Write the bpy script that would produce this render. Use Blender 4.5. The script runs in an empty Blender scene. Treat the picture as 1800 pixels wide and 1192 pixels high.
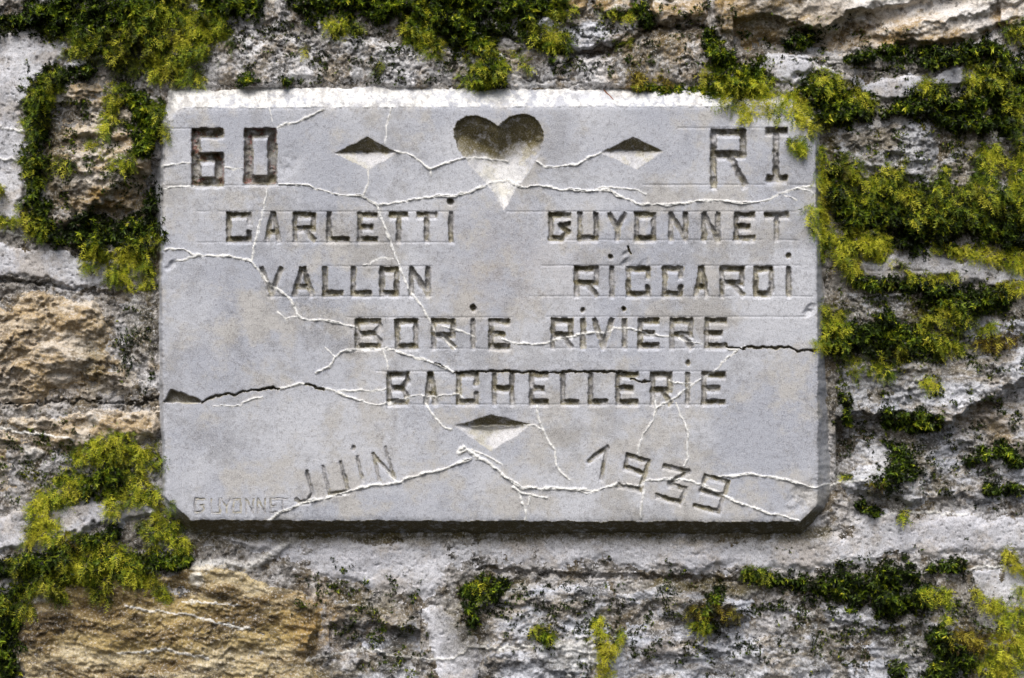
import bpy, math
import numpy as np

# ------------------------------------------------------------------ camera, sky, sun, exposure
S = 0.0005            # metres per photograph pixel on the wall plane
D = 1.6               # camera distance from the wall plane
ZC = 1.40             # height of the picture centre above the ground
CX, CY = 900.0, 596.0
sc = bpy.context.scene
cam_d = bpy.data.cameras.new("camera")
cam = bpy.data.objects.new("camera", cam_d)
sc.collection.objects.link(cam)
cam.location = (0, -D, ZC)
cam.rotation_euler = (math.radians(90), 0, 0)
cam_d.sensor_width = 36
cam_d.lens = 36 * D / (1800 * S)
cam_d.clip_start, cam_d.clip_end = 0.01, 200
sc.camera = cam

SUN_EL, SUN_AZ = 54.0, -14.0        # azimuth measured from straight in front of the wall, minus = from the left
el, az = math.radians(SUN_EL), math.radians(SUN_AZ)
to_sun = (math.sin(az) * math.cos(el), -math.cos(az) * math.cos(el), math.sin(el))
world = bpy.data.worlds.new("World"); sc.world = world; world.use_nodes = True
wn = world.node_tree.nodes; wl = world.node_tree.links
sky = wn.new("ShaderNodeTexSky"); sky.sky_type = 'NISHITA'; sky.sun_disc = False
sky.sun_elevation = el; sky.sun_rotation = math.atan2(to_sun[0], to_sun[1])
sky.air_density = 1.0; sky.dust_density = 4.0; sky.ozone_density = 1.0
bg = wn["Background"]; bg.inputs[1].default_value = 0.062
wl.new(sky.outputs[0], bg.inputs[0])
sun_d = bpy.data.lights.new("sun", 'SUN'); sun = bpy.data.objects.new("sun", sun_d)
sc.collection.objects.link(sun)
sun_d.energy = 1.5; sun_d.angle = math.radians(34); sun_d.color = (1.0, 0.985, 0.965)
from mathutils import Vector
sun.rotation_euler = Vector(to_sun).to_track_quat('Z', 'Y').to_euler()
sun.location = (-0.8, -1.5, 3.4)
sc.view_settings.view_transform = 'Standard'; sc.view_settings.look = 'None'
sc.view_settings.gamma = 1.0; sc.view_settings.use_curve_mapping = False
sc.view_settings.exposure = 1.32

# ------------------------------------------------------------------ numeric helpers
rng = np.random.default_rng(7)
def _hash(ix, iy, seed):
    h = (ix.astype(np.int64) * 374761393 + iy.astype(np.int64) * 668265263 + seed * 1442695041) & 0x7fffffff
    h = ((h ^ (h >> 13)) * 1274126177) & 0x7fffffff
    h = (h ^ (h >> 16)) & 0xffff
    return h.astype(np.float32) * np.float32(2 * math.pi / 65536.0)
def perlin(x, y, seed):
    x = x.astype(np.float32); y = y.astype(np.float32)
    x0 = np.floor(x); y0 = np.floor(y); fx = x - x0; fy = y - y0
    ix = x0.astype(np.int32); iy = y0.astype(np.int32)
    u = fx * fx * fx * (fx * (fx * 6 - 15) + 10); v = fy * fy * fy * (fy * (fy * 6 - 15) + 10)
    def g(dx, dy):
        a = _hash(ix + dx, iy + dy, seed)
        return np.cos(a) * (fx - dx) + np.sin(a) * (fy - dy)
    n00, n10, n01, n11 = g(0, 0), g(1, 0), g(0, 1), g(1, 1)
    return ((n00 * (1 - u) + n10 * u) * (1 - v) + (n01 * (1 - u) + n11 * u) * v) * 1.5
def fbm(x, y, scale, seed, octs=3, gain=0.5, ax=1.0):
    o = 0; a = 1.0; f = 1.0 / scale
    for k in range(octs):
        o = o + a * perlin(x * f / ax + 17.3 * k, y * f - 9.1 * k, seed + k * 31); a *= gain; f *= 2.03
    return o
def sstep(a, b, x):
    t = np.clip((x - a) / (b - a), 0, 1); return t * t * (3 - 2 * t)
def seg_dist(X, Y, a, b):
    ax, ay = a[:2]; bx, by = b[:2]; dx, dy = bx - ax, by - ay
    t = np.clip(((X - ax) * dx + (Y - ay) * dy) / max(dx * dx + dy * dy, 1e-6), 0, 1)
    return np.hypot(X - ax - t * dx, Y - ay - t * dy), t
def path_dist(X, Y, pts):
    d = np.full(X.shape, 1e9, np.float32)
    for a, b in zip(pts[:-1], pts[1:]): d = np.minimum(d, seg_dist(X, Y, a, b)[0])
    return d
def poly_sdf(X, Y, pts):               # > 0 inside
    d = path_dist(X, Y, list(pts) + [pts[0]]); ins = np.zeros(X.shape, bool)
    n = len(pts)
    for i in range(n):
        x1, y1 = pts[i]; x2, y2 = pts[(i + 1) % n]
        if y1 == y2: continue
        ins ^= ((y1 > Y) != (y2 > Y)) & (X < (x2 - x1) * (Y - y1) / (y2 - y1) + x1)
    return np.where(ins, d, -d)
def to_world(px, py, h):               # photograph pixel + relief height in pixels -> metres
    k = S * (D - h * S) / D
    return np.stack([(px - CX) * k, -h * S, (CY - py) * k + ZC], -1)

# ------------------------------------------------------------------ object helpers
col = sc.collection
def link(name, me, mat, parent=None):
    o = bpy.data.objects.new(name, me); col.objects.link(o)
    if mat: me.materials.append(mat)
    if parent: o.parent = parent
    return o
def tag(o, label, cat, group=None, kind=None):
    o["label"] = label; o["category"] = cat
    if group: o["group"] = group
    if kind: o["kind"] = kind
    return o
def mesh_raw(name, co, faces, attrs=None, smooth=True, colr=None):
    me = bpy.data.meshes.new(name); nv = len(co); nf, k = faces.shape
    me.vertices.add(nv); me.vertices.foreach_set("co", np.ascontiguousarray(co, np.float32).ravel())
    me.loops.add(nf * k); me.loops.foreach_set("vertex_index", np.ascontiguousarray(faces, np.int32).ravel())
    me.polygons.add(nf); me.polygons.foreach_set("loop_start", np.arange(0, nf * k, k, dtype=np.int32))
    me.polygons.foreach_set("use_smooth", np.full(nf, smooth))
    for nm, v in (attrs or {}).items():
        a = me.attributes.new(nm, 'FLOAT', 'POINT'); a.data.foreach_set("value", np.ascontiguousarray(v, np.float32))
    if colr is not None:
        a = me.attributes.new("tone", 'FLOAT_COLOR', 'POINT'); a.data.foreach_set("color", np.ascontiguousarray(colr, np.float32).ravel())
    me.update(calc_edges=True); me.validate()
    return me
class Field:                            # a relief on a grid of photograph pixels, cut into parts
    def __init__(s, xs, ys):
        s.xs, s.ys = xs.astype(np.float32), ys.astype(np.float32)
        s.X, s.Y = np.meshgrid(s.xs, s.ys); s.H = np.zeros_like(s.X); s.id = np.zeros(s.X.shape, np.int32); s.attr = {}
    def box(s, x0, y0, x1, y1):
        a, b = np.searchsorted(s.xs, [x0, x1]); c, d = np.searchsorted(s.ys, [y0, y1]); return slice(c, d), slice(a, b)
    def at(s, x, y, A=None):
        A = s.H if A is None else A
        fx = np.interp(x, s.xs, np.arange(len(s.xs))); fy = np.interp(y, s.ys, np.arange(len(s.ys)))
        return A[np.clip(np.round(fy).astype(int), 0, len(s.ys) - 1), np.clip(np.round(fx).astype(int), 0, len(s.xs) - 1)]
    def cut(s, keep):
        ny, nx = s.X.shape; P = to_world(s.X, s.Y, s.H).reshape(-1, 3)
        idx = np.arange(ny * nx).reshape(ny, nx)
        q = np.stack([idx[:-1, :-1], idx[1:, :-1], idx[1:, 1:], idx[:-1, 1:]], -1).reshape(-1, 4)
        fid = s.id[:-1, :-1].ravel(); kf = keep[:-1, :-1].ravel() | keep[1:, 1:].ravel()
        q = q[kf]; fid = fid[kf]; out = {}
        order = np.argsort(fid, kind='stable'); q = q[order]; fid = fid[order]
        ids, st = np.unique(fid, return_index=True); st = list(st) + [len(fid)]
        for k, i in enumerate(ids):
            f = q[st[k]:st[k + 1]]; u, inv = np.unique(f, return_inverse=True)
            out[int(i)] = (P[u], inv.reshape(-1, 4), {n: A.ravel()[u] for n, A in s.attr.items()})
        return out

# ------------------------------------------------------------------ materials
def stone_mat(name, cols, scale=18, grain=0.25, grain_scale=900, dark=None, dark_amt=0.0, dark_scale=60, bump=0.25, aniso=(1, 1, 1), extra=None):
    """cols: three base colours mixed by two noises; grain: fine speckle; dark: lichen/dirt spots; attributes algae / lime / ochre tint it"""
    m = bpy.data.materials.new(name); m.use_nodes = True; nt = m.node_tree; N, L = nt.nodes, nt.links
    b = N["Principled BSDF"]; b.inputs["Roughness"].default_value = 0.9; b.inputs["Specular IOR Level"].default_value = 0.25
    tc = N.new("ShaderNodeTexCoord"); mp = N.new("ShaderNodeMapping"); mp.inputs["Scale"].default_value = aniso
    L.new(tc.outputs["Object"], mp.inputs[0])
    def noise(sc_, det=6, rough=0.6, src=mp):
        n = N.new("ShaderNodeTexNoise"); n.inputs["Scale"].default_value = sc_; n.inputs["Detail"].default_value = det; n.inputs["Roughness"].default_value = rough
        L.new(src.outputs[0 if src is mp else "Object"], n.inputs["Vector"]); return n.outputs[0]
    def ramp(f, a, bb):
        r = N.new("ShaderNodeMapRange"); r.interpolation_type = 'SMOOTHSTEP'; r.inputs[1].default_value = a; r.inputs[2].default_value = bb
        L.new(f, r.inputs[0]); return r.outputs[0]
    def mul(a, v):
        n = N.new("ShaderNodeMath"); n.operation = 'MULTIPLY'; L.new(a, n.inputs[0])
        if isinstance(v, (int, float)): n.inputs[1].default_value = v
        else: L.new(v, n.inputs[1])
        return n.outputs[0]
    def mix(f, c1, c2, mode='MIX'):
        n = N.new("ShaderNodeMix"); n.data_type = 'RGBA'; n.blend_type = mode
        if isinstance(f, (int, float)): n.inputs[0].default_value = f
        else: L.new(f, n.inputs[0])
        for c, i in ((c1, 6), (c2, 7)):
            if isinstance(c, tuple): n.inputs[i].default_value = (*c, 1)
            else: L.new(c, n.inputs[i])
        return n.outputs[2]
    def attr(nm):
        a = N.new("ShaderNodeAttribute"); a.attribute_name = nm; return a.outputs["Fac"]
    c = mix(ramp(noise(scale), 0.40, 0.60), cols[0], cols[1])
    c = mix(ramp(noise(scale * 2.7, 8, 0.7), 0.47, 0.60), c, cols[2])
    if dark:
        f = mul(ramp(noise(dark_scale, 10, 0.78), 0.51, 0.59), dark_amt); c = mix(f, c, dark)
    c = mix(mul(attr("ochre"), ramp(noise(70, 6, 0.7), 0.35, 0.6)), c, (0.30, 0.19, 0.055))
    c = mix(mul(attr("lime_lit"), ramp(noise(160, 5, 0.7), 0.25, 0.5)), c, (0.74, 0.73, 0.69))  # pale deposits, and light painted on carved slopes
    c = mix(mul(attr("algae"), ramp(noise(120, 6, 0.75), 0.30, 0.50)), c, (0.085, 0.066, 0.012))  # algal film, and shade painted into the carving
    c = mix(mul(attr("grime"), ramp(noise(55, 10, 0.8), 0.40, 0.56)), c, (0.028, 0.023, 0.014))
    if extra == 'red':
        c = mix(mul(attr("red"), ramp(noise(110, 4, 0.7), 0.53, 0.62)), c, (0.22, 0.035, 0.018))
    g = noise(grain_scale, 2, 0.8, tc); g2 = noise(grain_scale * 0.33, 3, 0.8, tc)
    c = mix(mul(ramp(g, 0.52, 0.66), grain), c, (0.05, 0.045, 0.045))
    c = mix(mul(ramp(g2, 0.53, 0.66), grain * 0.9), c, (0.09, 0.08, 0.07))
    c = mix(mul(ramp(g, 0.47, 0.32), grain * 0.7), c, (0.75, 0.75, 0.76))
    L.new(c, b.inputs["Base Color"])
    bp = N.new("ShaderNodeBump"); bp.inputs["Strength"].default_value = bump; bp.inputs["Distance"].default_value = 0.0012
    ad = N.new("ShaderNodeMath"); ad.operation = 'ADD'; L.new(g2, ad.inputs[0]); L.new(noise(140, 8, 0.75, tc), ad.inputs[1])
    L.new(ad.outputs[0], bp.inputs["Height"]); L.new(bp.outputs[0], b.inputs["Normal"])
    return m
M = {
 'plaque': stone_mat("plaque_stone", [(0.35, 0.362, 0.402), (0.462, 0.469, 0.495), (0.415, 0.402, 0.385)], 7, 0.36, 1000, (0.20, 0.195, 0.19), 0.36, 13, bump=0.28),
 'recess': stone_mat("carved_stone", [(0.36, 0.36, 0.38), (0.44, 0.435, 0.445), (0.36, 0.34, 0.28)], 20, 0.35, 900, bump=0.4),
 'digit': stone_mat("carved_stone_red_traces", [(0.32, 0.32, 0.33), (0.40, 0.39, 0.39), (0.36, 0.34, 0.28)], 20, 0.35, 900, bump=0.4, extra='red'),
 'vein': stone_mat("calcite_vein", [(0.60, 0.60, 0.60), (0.70, 0.70, 0.70), (0.48, 0.47, 0.43)], 60, 0.25, 900, bump=0.6),
 'mortar': stone_mat("pale_mortar", [(0.43, 0.43, 0.46), (0.56, 0.56, 0.585), (0.42, 0.39, 0.365)], 9, 0.45, 800, (0.16, 0.145, 0.125), 0.28, 34, bump=0.4),
 'pitted': stone_mat("pitted_mortar", [(0.42, 0.40, 0.385), (0.57, 0.565, 0.57), (0.28, 0.235, 0.175)], 13, 0.6, 500, (0.045, 0.038, 0.03), 0.8, 80, bump=0.8),
 'beige': stone_mat("beige_limestone", [(0.43, 0.36, 0.265), (0.54, 0.495, 0.43), (0.34, 0.255, 0.145)], 13, 0.45, 500, (0.08, 0.06, 0.04), 0.7, 40, bump=0.7, aniso=(0.6, 1, 1.2)),
 'ochre': stone_mat("ochre_sandstone", [(0.32, 0.235, 0.088), (0.48, 0.41, 0.27), (0.17, 0.115, 0.042)], 11, 0.5, 500, (0.06, 0.040, 0.018), 0.85, 32, bump=0.9, aniso=(0.4, 1, 1.3)),
 'grey': stone_mat("grey_limestone", [(0.36, 0.375, 0.42), (0.53, 0.54, 0.575), (0.27, 0.24, 0.20)], 12, 0.5, 500, (0.03, 0.028, 0.024), 0.8, 30, bump=0.8, aniso=(0.6, 1, 1.2)),
 'cream': stone_mat("cream_limestone", [(0.46, 0.405, 0.345), (0.60, 0.575, 0.54), (0.33, 0.225, 0.095)], 9, 0.45, 500, (0.09, 0.062, 0.028), 0.6, 30, bump=0.6, aniso=(0.6, 1, 1.1)),
 'joint': stone_mat("earthy_joint", [(0.25, 0.23, 0.205), (0.44, 0.43, 0.43), (0.12, 0.095, 0.06)], 15, 0.5, 500, (0.03, 0.026, 0.018), 0.9, 50, bump=0.8),
}
def moss_mat(name):
    m = bpy.data.materials.new(name); m.use_nodes = True; nt = m.node_tree; N, L = nt.nodes, nt.links
    b = N["Principled BSDF"]; a = N.new("ShaderNodeAttribute"); a.attribute_name = "tone"
    L.new(a.outputs["Color"], b.inputs["Base Color"]); b.inputs["Roughness"].default_value = 0.55; b.inputs["Specular IOR Level"].default_value = 0.3
    t = N.new("ShaderNodeBsdfTranslucent"); L.new(a.outputs["Color"], t.inputs[0])
    mx = N.new("ShaderNodeMixShader"); mx.inputs[0].default_value = 0.3
    L.new(b.outputs[0], mx.inputs[1]); L.new(t.outputs[0], mx.inputs[2]); L.new(mx.outputs[0], N["Material Output"].inputs[0])
    return m
M['moss'] = moss_mat("moss_leaf")

# ------------------------------------------------------------------ plaque outline (photograph pixels)
FACE = [(318, 190), (1290, 186), (1397, 188), (1432, 216), (1437, 620), (1436, 888), (1406, 917), (336, 914), (292, 874), (287, 700), (285, 500), (288, 330), (292, 214)]
OUTER = [(300, 157), (620, 154), (1000, 156), (1392, 158), (1441, 212), (1450, 620), (1461, 862), (1450, 897), (1408, 939), (334, 937), (288, 898), (280, 700), (279, 330), (286, 200)]
PH = 46.0

# ================================================================== THE WALL
def spaced(lo, a, b, hi, fine, coarse):
    return np.concatenate([np.arange(lo, a, coarse), np.arange(a, b, fine), np.arange(b, hi + coarse, coarse)])
W = Field(spaced(-420, -12, 1812, 2220, 2.0, 8.0), spaced(-300, -12, 1204, 1492, 2.0, 8.0))
X, Y = W.X, W.Y
n_a = fbm(X, Y, 60, 11, 4); n_b = fbm(X, Y, 60, 12, 4); n_f = fbm(X, Y, 15, 13, 3, 0.6); n_l = fbm(X, Y, 140, 14, 3); n_p = fbm(X, Y, 10, 15, 3, 0.7)
n_g = fbm(X, Y, 26, 16, 4, 0.62)
XW, YW = X + 15 * fbm(X, Y, 85, 17, 5, 0.6) + 2 * n_f, Y + 15 * fbm(X, Y, 85, 18, 5, 0.6) + 2 * n_g
lm = sstep(-0.05, 0.35, fbm(X, Y, 110, 21, 2)); lm2 = sstep(0.0, 0.4, fbm(X, Y, 90, 22, 2)); hv = np.clip(0.75 + 0.6 * fbm(X, Y, 130, 23, 2), 0.35, 1.15)
R1 = fbm(X, Y, 80, 24, 6, 0.58, 1.6); R2 = fbm(X, Y - 0.22 * X, 46, 25, 5, 0.6, 2.6); R3 = fbm(X, Y + 0.3 * X, 110, 26, 6, 0.5, 1.8); n_h = fbm(X, Y, 6, 27, 2, .7)
W.H[:] = 2 + 4 * n_l + 4.5 * n_g + 2.5 * n_f - 4 * sstep(0.3, 0.7, n_p)
for a in ("algae", "lime_lit", "ochre", "red", "grime"): W.attr[a] = np.zeros_like(X)
def saw(period, tilt, warp, sharp=0.8):
    v = (Y + tilt * X + warp) / period; f = v - np.floor(v)
    return np.where(f < sharp, f / sharp, (1 - f) / (1 - sharp))
led1 = saw(46, -0.10, 34 * n_a + 20 * n_g + 40 * n_l, 0.78); led2 = saw(21, 0.12, 20 * n_b + 13 * n_g, 0.72); led3 = saw(64, 0.35, 60 * n_l + 30 * n_a, 0.82)
chip = np.abs(n_g); crag = np.abs(fbm(X, Y, 38, 19, 4, 0.6, 1.6))
RELIEF = {
 'mortar': 2.6 * n_l + 1.1 * n_g + 0.6 * n_f + 0.4 * n_h - 3.5 * sstep(0.62, 0.85, n_p),
 'pitted': 3 * n_l + 4.0 * n_g + 2.6 * n_f + 1.0 * n_h - 7 * sstep(0.2, 0.65, n_p) * lm - 5 * sstep(0.35, 0.7, n_g),
 'beige': 20 * R1 + 10 * (led1 - 0.5) * lm + 5 * (led2 - .5) * lm2 + 1.7 * n_f + 0.8 * n_h,
 'ochre': 9 * R2 + 8 * R1 + 6 * (led2 - 0.5) * lm2 + 6 * (led1 - .5) * lm + 2.0 * n_f + 1.0 * n_h,
 'grey': 12 * R1 + 8 * R2 * lm + 8 * (led1 - 0.5) * lm2 + 2.6 * n_f + 1.2 * n_h - 6 * sstep(0.25, 0.7, n_p) * lm,
 'cream': 17 * R3 + 12 * (led3 - 0.5) * lm + 5 * R1 + 1.8 * n_f + 0.8 * n_h,
}
PIECES = [   # kind, polygon, height, edge width
 ('mortar', [(-420, 40), (60, 52), (122, 70), (105, 100), (68, 132), (52, 170), (42, 250), (48, 330), (42, 396), (-420, 410)], 17, 12),
 ('grey', [(-420, -300), (90, -300), (110, 0), (80, 18), (20, 25), (-420, 26)], 16, 14),
 ('mortar', [(108, 92), (150, 84), (200, 92), (196, 112), (150, 118), (112, 112)], 12, 8),
 ('beige', [(86, 170), (130, 138), (235, 142), (276, 190), (272, 300), (235, 385), (130, 388), (82, 350), (74, 250)], 27, 16),
 ('mortar', [(-420, 424), (40, 426), (150, 446), (262, 474), (276, 508), (180, 510), (90, 496), (-420, 488)], 15, 9),
 ('beige', [(-420, 504), (80, 508), (165, 530), (205, 600), (250, 690), (150, 703), (60, 709), (-420, 706)], 26, 18),
 ('pitted', [(176, 500), (284, 500), (284, 700), (262, 696), (238, 620), (205, 550)], 14, 8),
 ('beige', [(-420, 720), (90, 718), (200, 711), (284, 715), (278, 780), (200, 786), (120, 836), (40, 858), (-420, 858)], 20, 14),
 ('mortar', [(-420, 935), (40, 902), (130, 880), (220, 868), (296, 885), (245, 912), (170, 930), (100, 958), (40, 974), (-420, 1015)], 20, 9),
 ('ochre', [(28, 1060), (110, 1015), (330, 985), (420, 1000), (500, 1018), (566, 1050), (556, 1110), (580, 1192), (560, 1330), (50, 1330), (30, 1150)], 26, 16),
 ('mortar', [(332, 940), (1452, 934), (1530, 902), (1800, 902), (2220, 895), (2220, 985), (1800, 980), (1700, 972), (1560, 988), (1440, 1003), (1320, 1013), (1180, 1008), (1000, 1004), (850, 992), (792, 1012), (765, 1050), (700, 1052), (640, 1040), (540, 1022), (470, 985), (342, 968)], 15, 18),
 ('grey', [(572, 1050), (640, 1048), (700, 1058), (735, 1100), (748, 1150), (764, 1340), (590, 1340), (565, 1120)], 18, 14),
 ('mortar', [(738, 1062), (790, 1045), (832, 1095), (852, 1150), (850, 1340), (775, 1340), (752, 1150)], 15, 12),
 ('grey', [(846, 1028), (1000, 1018), (1180, 1026), (1250, 1046), (1330, 1040), (1400, 1052), (1440, 1100), (1470, 1192), (1480, 1340), (862, 1340), (850, 1150)], 26, 16),
 ('grey', [(1420, 1062), (1560, 1080), (1680, 1058), (1704, 1100), (1694, 1192), (1690, 1340), (1500, 1340), (1458, 1140)], 20, 16),
 ('mortar', [(1706, 990), (2220, 994), (2220, 1340), (1716, 1340), (1712, 1100)], 14, 10),
 ('grey', [(1462, 640), (1560, 632), (1690, 622), (1800, 600), (2220, 590), (2220, 886), (1800, 894), (1560, 888), (1474, 880), (1464, 740)], 24, 16),
 ('mortar', [(1484, 458), (1560, 440), (1660, 442), (1780, 468), (2220, 485), (2220, 528), (1780, 508), (1680, 500), (1600, 490), (1500, 484)], 18, 9),
 ('grey', [(1450, 222), (1530, 208), (1635, 214), (1652, 262), (1630, 325), (1500, 310), (1456, 296)], 20, 14),
 ('grey', [(1656, 262), (1700, 240), (1716, 330), (1664, 350), (1648, 320)], 18, 12),
 ('grey', [(1720, 225), (2220, 200), (2220, 420), (1740, 410), (1722, 330)], 14, 14),
 ('grey', [(1462, 505), (1590, 505), (1604, 566), (1482, 576)], 16, 10),
 ('grey', [(1620, 540), (1720, 560), (1800, 552), (2220, 545), (2220, 580), (1800, 600), (1690, 606), (1640, 580)], 18, 10),
 ('mortar', [(1356, 92), (1450, 112), (1520, 132), (1640, 120), (1726, 108), (1722, 166), (1620, 166), (1560, 188), (1500, 152), (1440, 142), (1390, 160), (1330, 128)], 18, 8),
 ('cream', [(1244, -300), (2220, -300), (2220, 50), (1780, 54), (1700, 80), (1560, 96), (1470, 102), (1390, 84), (1300, 76), (1248, 46)], 30, 16),
 ('cream', [(1134, -300), (1236, -300), (1236, 34), (1226, 46), (1150, 50), (1132, 20)], 20, 10),
 ('grey', [(940, 38), (1100, 30), (1132, 46), (1104, 74), (1044, 92), (986, 88), (930, 72)], 20, 10),
 ('cream', [(972, -300), (1038, -300), (1040, 22), (974, 24)], 14, 8),
 ('cream', [(1046, -300), (1124, -300), (1118, 20), (1046, 22)], 15, 8),
 ('pitted', [(1010, 104), (1060, 96), (1130, 68), (1190, 56), (1240, 66), (1262, 100), (1254, 152), (1130, 160), (1004, 160)], 22, 12),
 ('pitted', [(340, 80), (430, 50), (520, 56), (640, 56), (760, 76), (900, 90), (940, 84), (1000, 102), (1000, 160), (310, 160), (345, 120)], 20, 16),
 ('pitted', [(420, -300), (520, -300), (520, 40), (430, 44), (400, 20)], 16, 12),
 ('beige', [(130, -300), (400, -300), (390, -40), (140, -40)], 22, 14),
 ('beige', [(540, -300), (960, -300), (950, -50), (550, -46)], 22, 14),
 ('grey', [(-420, 1030), (10, 1060), (16, 1190), (30, 1340), (-420, 1340)], 22, 14),
 ('beige', [(-420, 1356), (300, 1352), (320, 1492), (-420, 1492)], 22, 14),
 ('cream', [(330, 1352), (1000, 1352), (990, 1492), (340, 1492)], 22, 14),
 ('ochre', [(1012, 1352), (1600, 1352), (1620, 1492), (1010, 1492)], 22, 14),
 ('grey', [(1632, 1352), (2220, 1352), (2220, 1492), (1640, 1492)], 22, 14),
]
piece_kind = {}
for i, (kind, poly, h, ew) in enumerate(PIECES, 1):
    px = [p[0] for p in poly]; py = [p[1] for p in poly]
    sl = W.box(min(px) - 30, min(py) - 30, max(px) + 30, max(py) + 30)
    d = poly_sdf(XW[sl], YW[sl], poly); t = sstep(0, ew * 1.3, d)
    hh = -3 + (0.72 * h * hv[sl] + 3) * t + RELIEF[kind][sl] * t
    up = (d > 0) & (hh > W.H[sl])
    W.H[sl] = np.where(up, hh, W.H[sl]); W.id[sl] = np.where(up, i, W.id[sl]); piece_kind[i] = kind
def bump_line(pts, half, amp, mode='add', lime_lit=0.0, warp=4):
    px = [p[0] for p in pts]; py = [p[1] for p in pts]; sl = W.box(min(px) - 40, min(py) - 40, max(px) + 40, max(py) + 40)
    d = path_dist(X[sl] + warp * n_g[sl], Y[sl] + warp * n_f[sl], pts); f = np.clip(1 - (d / half) ** 2, 0, 1)
    W.H[sl] += amp * f
    if lime_lit: W.attr["lime_lit"][sl] = np.maximum(W.attr["lime_lit"][sl], lime_lit * np.clip(f * 2, 0, 1))
# shaped ledges of single stones
def slope(pts_line, below, amp, reach, region):
    """under the line the stone steps back by amp over reach pixels"""
    sl = W.box(*region); xs_, ys_ = zip(*pts_line)
    yl = np.interp(XW[sl], xs_, ys_); dy = YW[sl] - yl
    W.H[sl] -= amp * sstep(0, reach, dy) * (1 - sstep(below * 0.6, below, dy)) - 0.35 * amp * sstep(-60, 0, dy) * (dy < 0)
slope([(80, 392), (140, 378), (190, 342), (240, 296), (280, 280)], 160, 17, 26, (80, 200, 282, 410))
slope([(1480, 742), (1580, 722), (1660, 738), (1730, 705), (1800, 664), (1900, 640)], 120, 26, 16, (1470, 600, 1900, 860))
slope([(1300, 30), (1440, 40), (1480, 28), (1600, 5), (1700, -40)], 60, 16, 12, (1290, -80, 1720, 110))
slope([(1430, 60), (1500, 45), (1560, 62), (1660, 42), (1750, 10)], 60, 14, 12, (1420, -40, 1760, 100))
slope([(100, 235), (150, 228), (200, 240), (240, 236)], 40, 11, 10, (90, 150, 250, 300))
slope([(0, 660), (100, 655), (200, 665)], 60, 12, 14, (-20, 560, 220, 712))
slope([(600, 1095), (660, 1080), (720, 1110)], 70, 13, 14, (580, 1050, 740, 1190))
# open cracks and raised lime veins on the wall
bump_line([(-60, 716), (40, 713), (96, 706), (150, 704), (200, 712), (240, 708), (262, 702), (286, 703)], 3.4, -14, warp=7)
bump_line([(218, 712), (214, 730), (205, 745)], 2.6, -8)
for pts, hw, amp in [([(0, 222), (20, 229), (44, 232)], 3, 4), ([(-20, 281), (20, 280), (50, 285)], 3.2, 5), ([(0, 404), (20, 408), (40, 414)], 3, 4),
        ([(0, 752), (40, 760), (90, 766), (130, 774)], 3.6, 5), ([(208, 1148), (250, 1146), (292, 1140), (320, 1150), (365, 1157)], 3.6, 5),
        ([(220, 1066), (260, 1072), (330, 1080), (380, 1094), (440, 1106)], 3, 4), ([(320, 1058), (370, 1060), (420, 1064)], 2.4, 3),
        ([(540, 1160), (640, 1140), (690, 1152), (760, 1160), (800, 1158), (826, 1136), (880, 1142)], 3.6, 5), ([(850, 1140), (960, 1136), (1060, 1150)], 3, 4),
        ([(1446, 853), (1480, 848), (1530, 842)], 3.2, 5), ([(1700, 1004), (1730, 996), (1800, 996)], 3.2, 5),
        ([(342, 996), (400, 990), (440, 996), (470, 980), (500, 958), (516, 942)], 9, 10), ([(1540, 908), (1620, 900), (1700, 905)], 3, 3)]:
    bump_line(pts, hw * (1 if hw > 8 else 0.7), amp * 0.65, lime_lit=0.45 if hw > 8 else 0.75, warp=3)
for (bx, by, br, ba) in [(345, 1022, 17, 5), (72, 1052, 24, 5), (1542, 182, 11, 12), (1010, 1150, 60, 12), (60, 806, 24, 8), (1320, 1038, 16, 8), (1240, 140, 14, 5)]:
    sl = W.box(bx - 90, by - 90, bx + 90, by + 90); dd = np.hypot(XW[sl] - bx, (YW[sl] - by) * 1.5) / br
    f = np.clip(1 - dd * dd, 0, 1); W.H[sl] += ba * np.sqrt(f); W.attr["lime_lit"][sl] = np.maximum(W.attr["lime_lit"][sl], 0.6 * np.clip(f * 2, 0, 1) * np.clip(1 + n_g[sl], 0, 1))
# joints that show as open dark gaps
for pts, hw, amp in [([(850, 55), (985, 92), (1044, 96), (1108, 76), (1138, 50), (1180, 50), (1230, 48), (1262, 64)], 4.5, -14), ([(1040, -10), (1042, 24)], 3, -8),
        ([(1388, 98), (1440, 112), (1480, 114)], 3, -8), ([(1520, 122), (1590, 130), (1640, 124)], 3, -9), ([(0, 494), (90, 500), (180, 516), (270, 510)], 5, -11),
        ([(842, 1000), (1000, 1012), (1180, 1016), (1330, 1022), (1420, 1030)], 6, -12), ([(920, 138), (1000, 142)], 3, -8)]:
    bump_line(pts, hw, amp, warp=6)
# what lies behind the plaque is flat bedding mortar
din = poly_sdf(X, Y, OUTER)
W.H[:] = np.where(din > -10, np.minimum(W.H, 8 + np.clip(-din, 0, 10) * 1.5), W.H)
W.H[:] = np.where(din > -2, np.minimum(W.H, 3.0), W.H)
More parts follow.
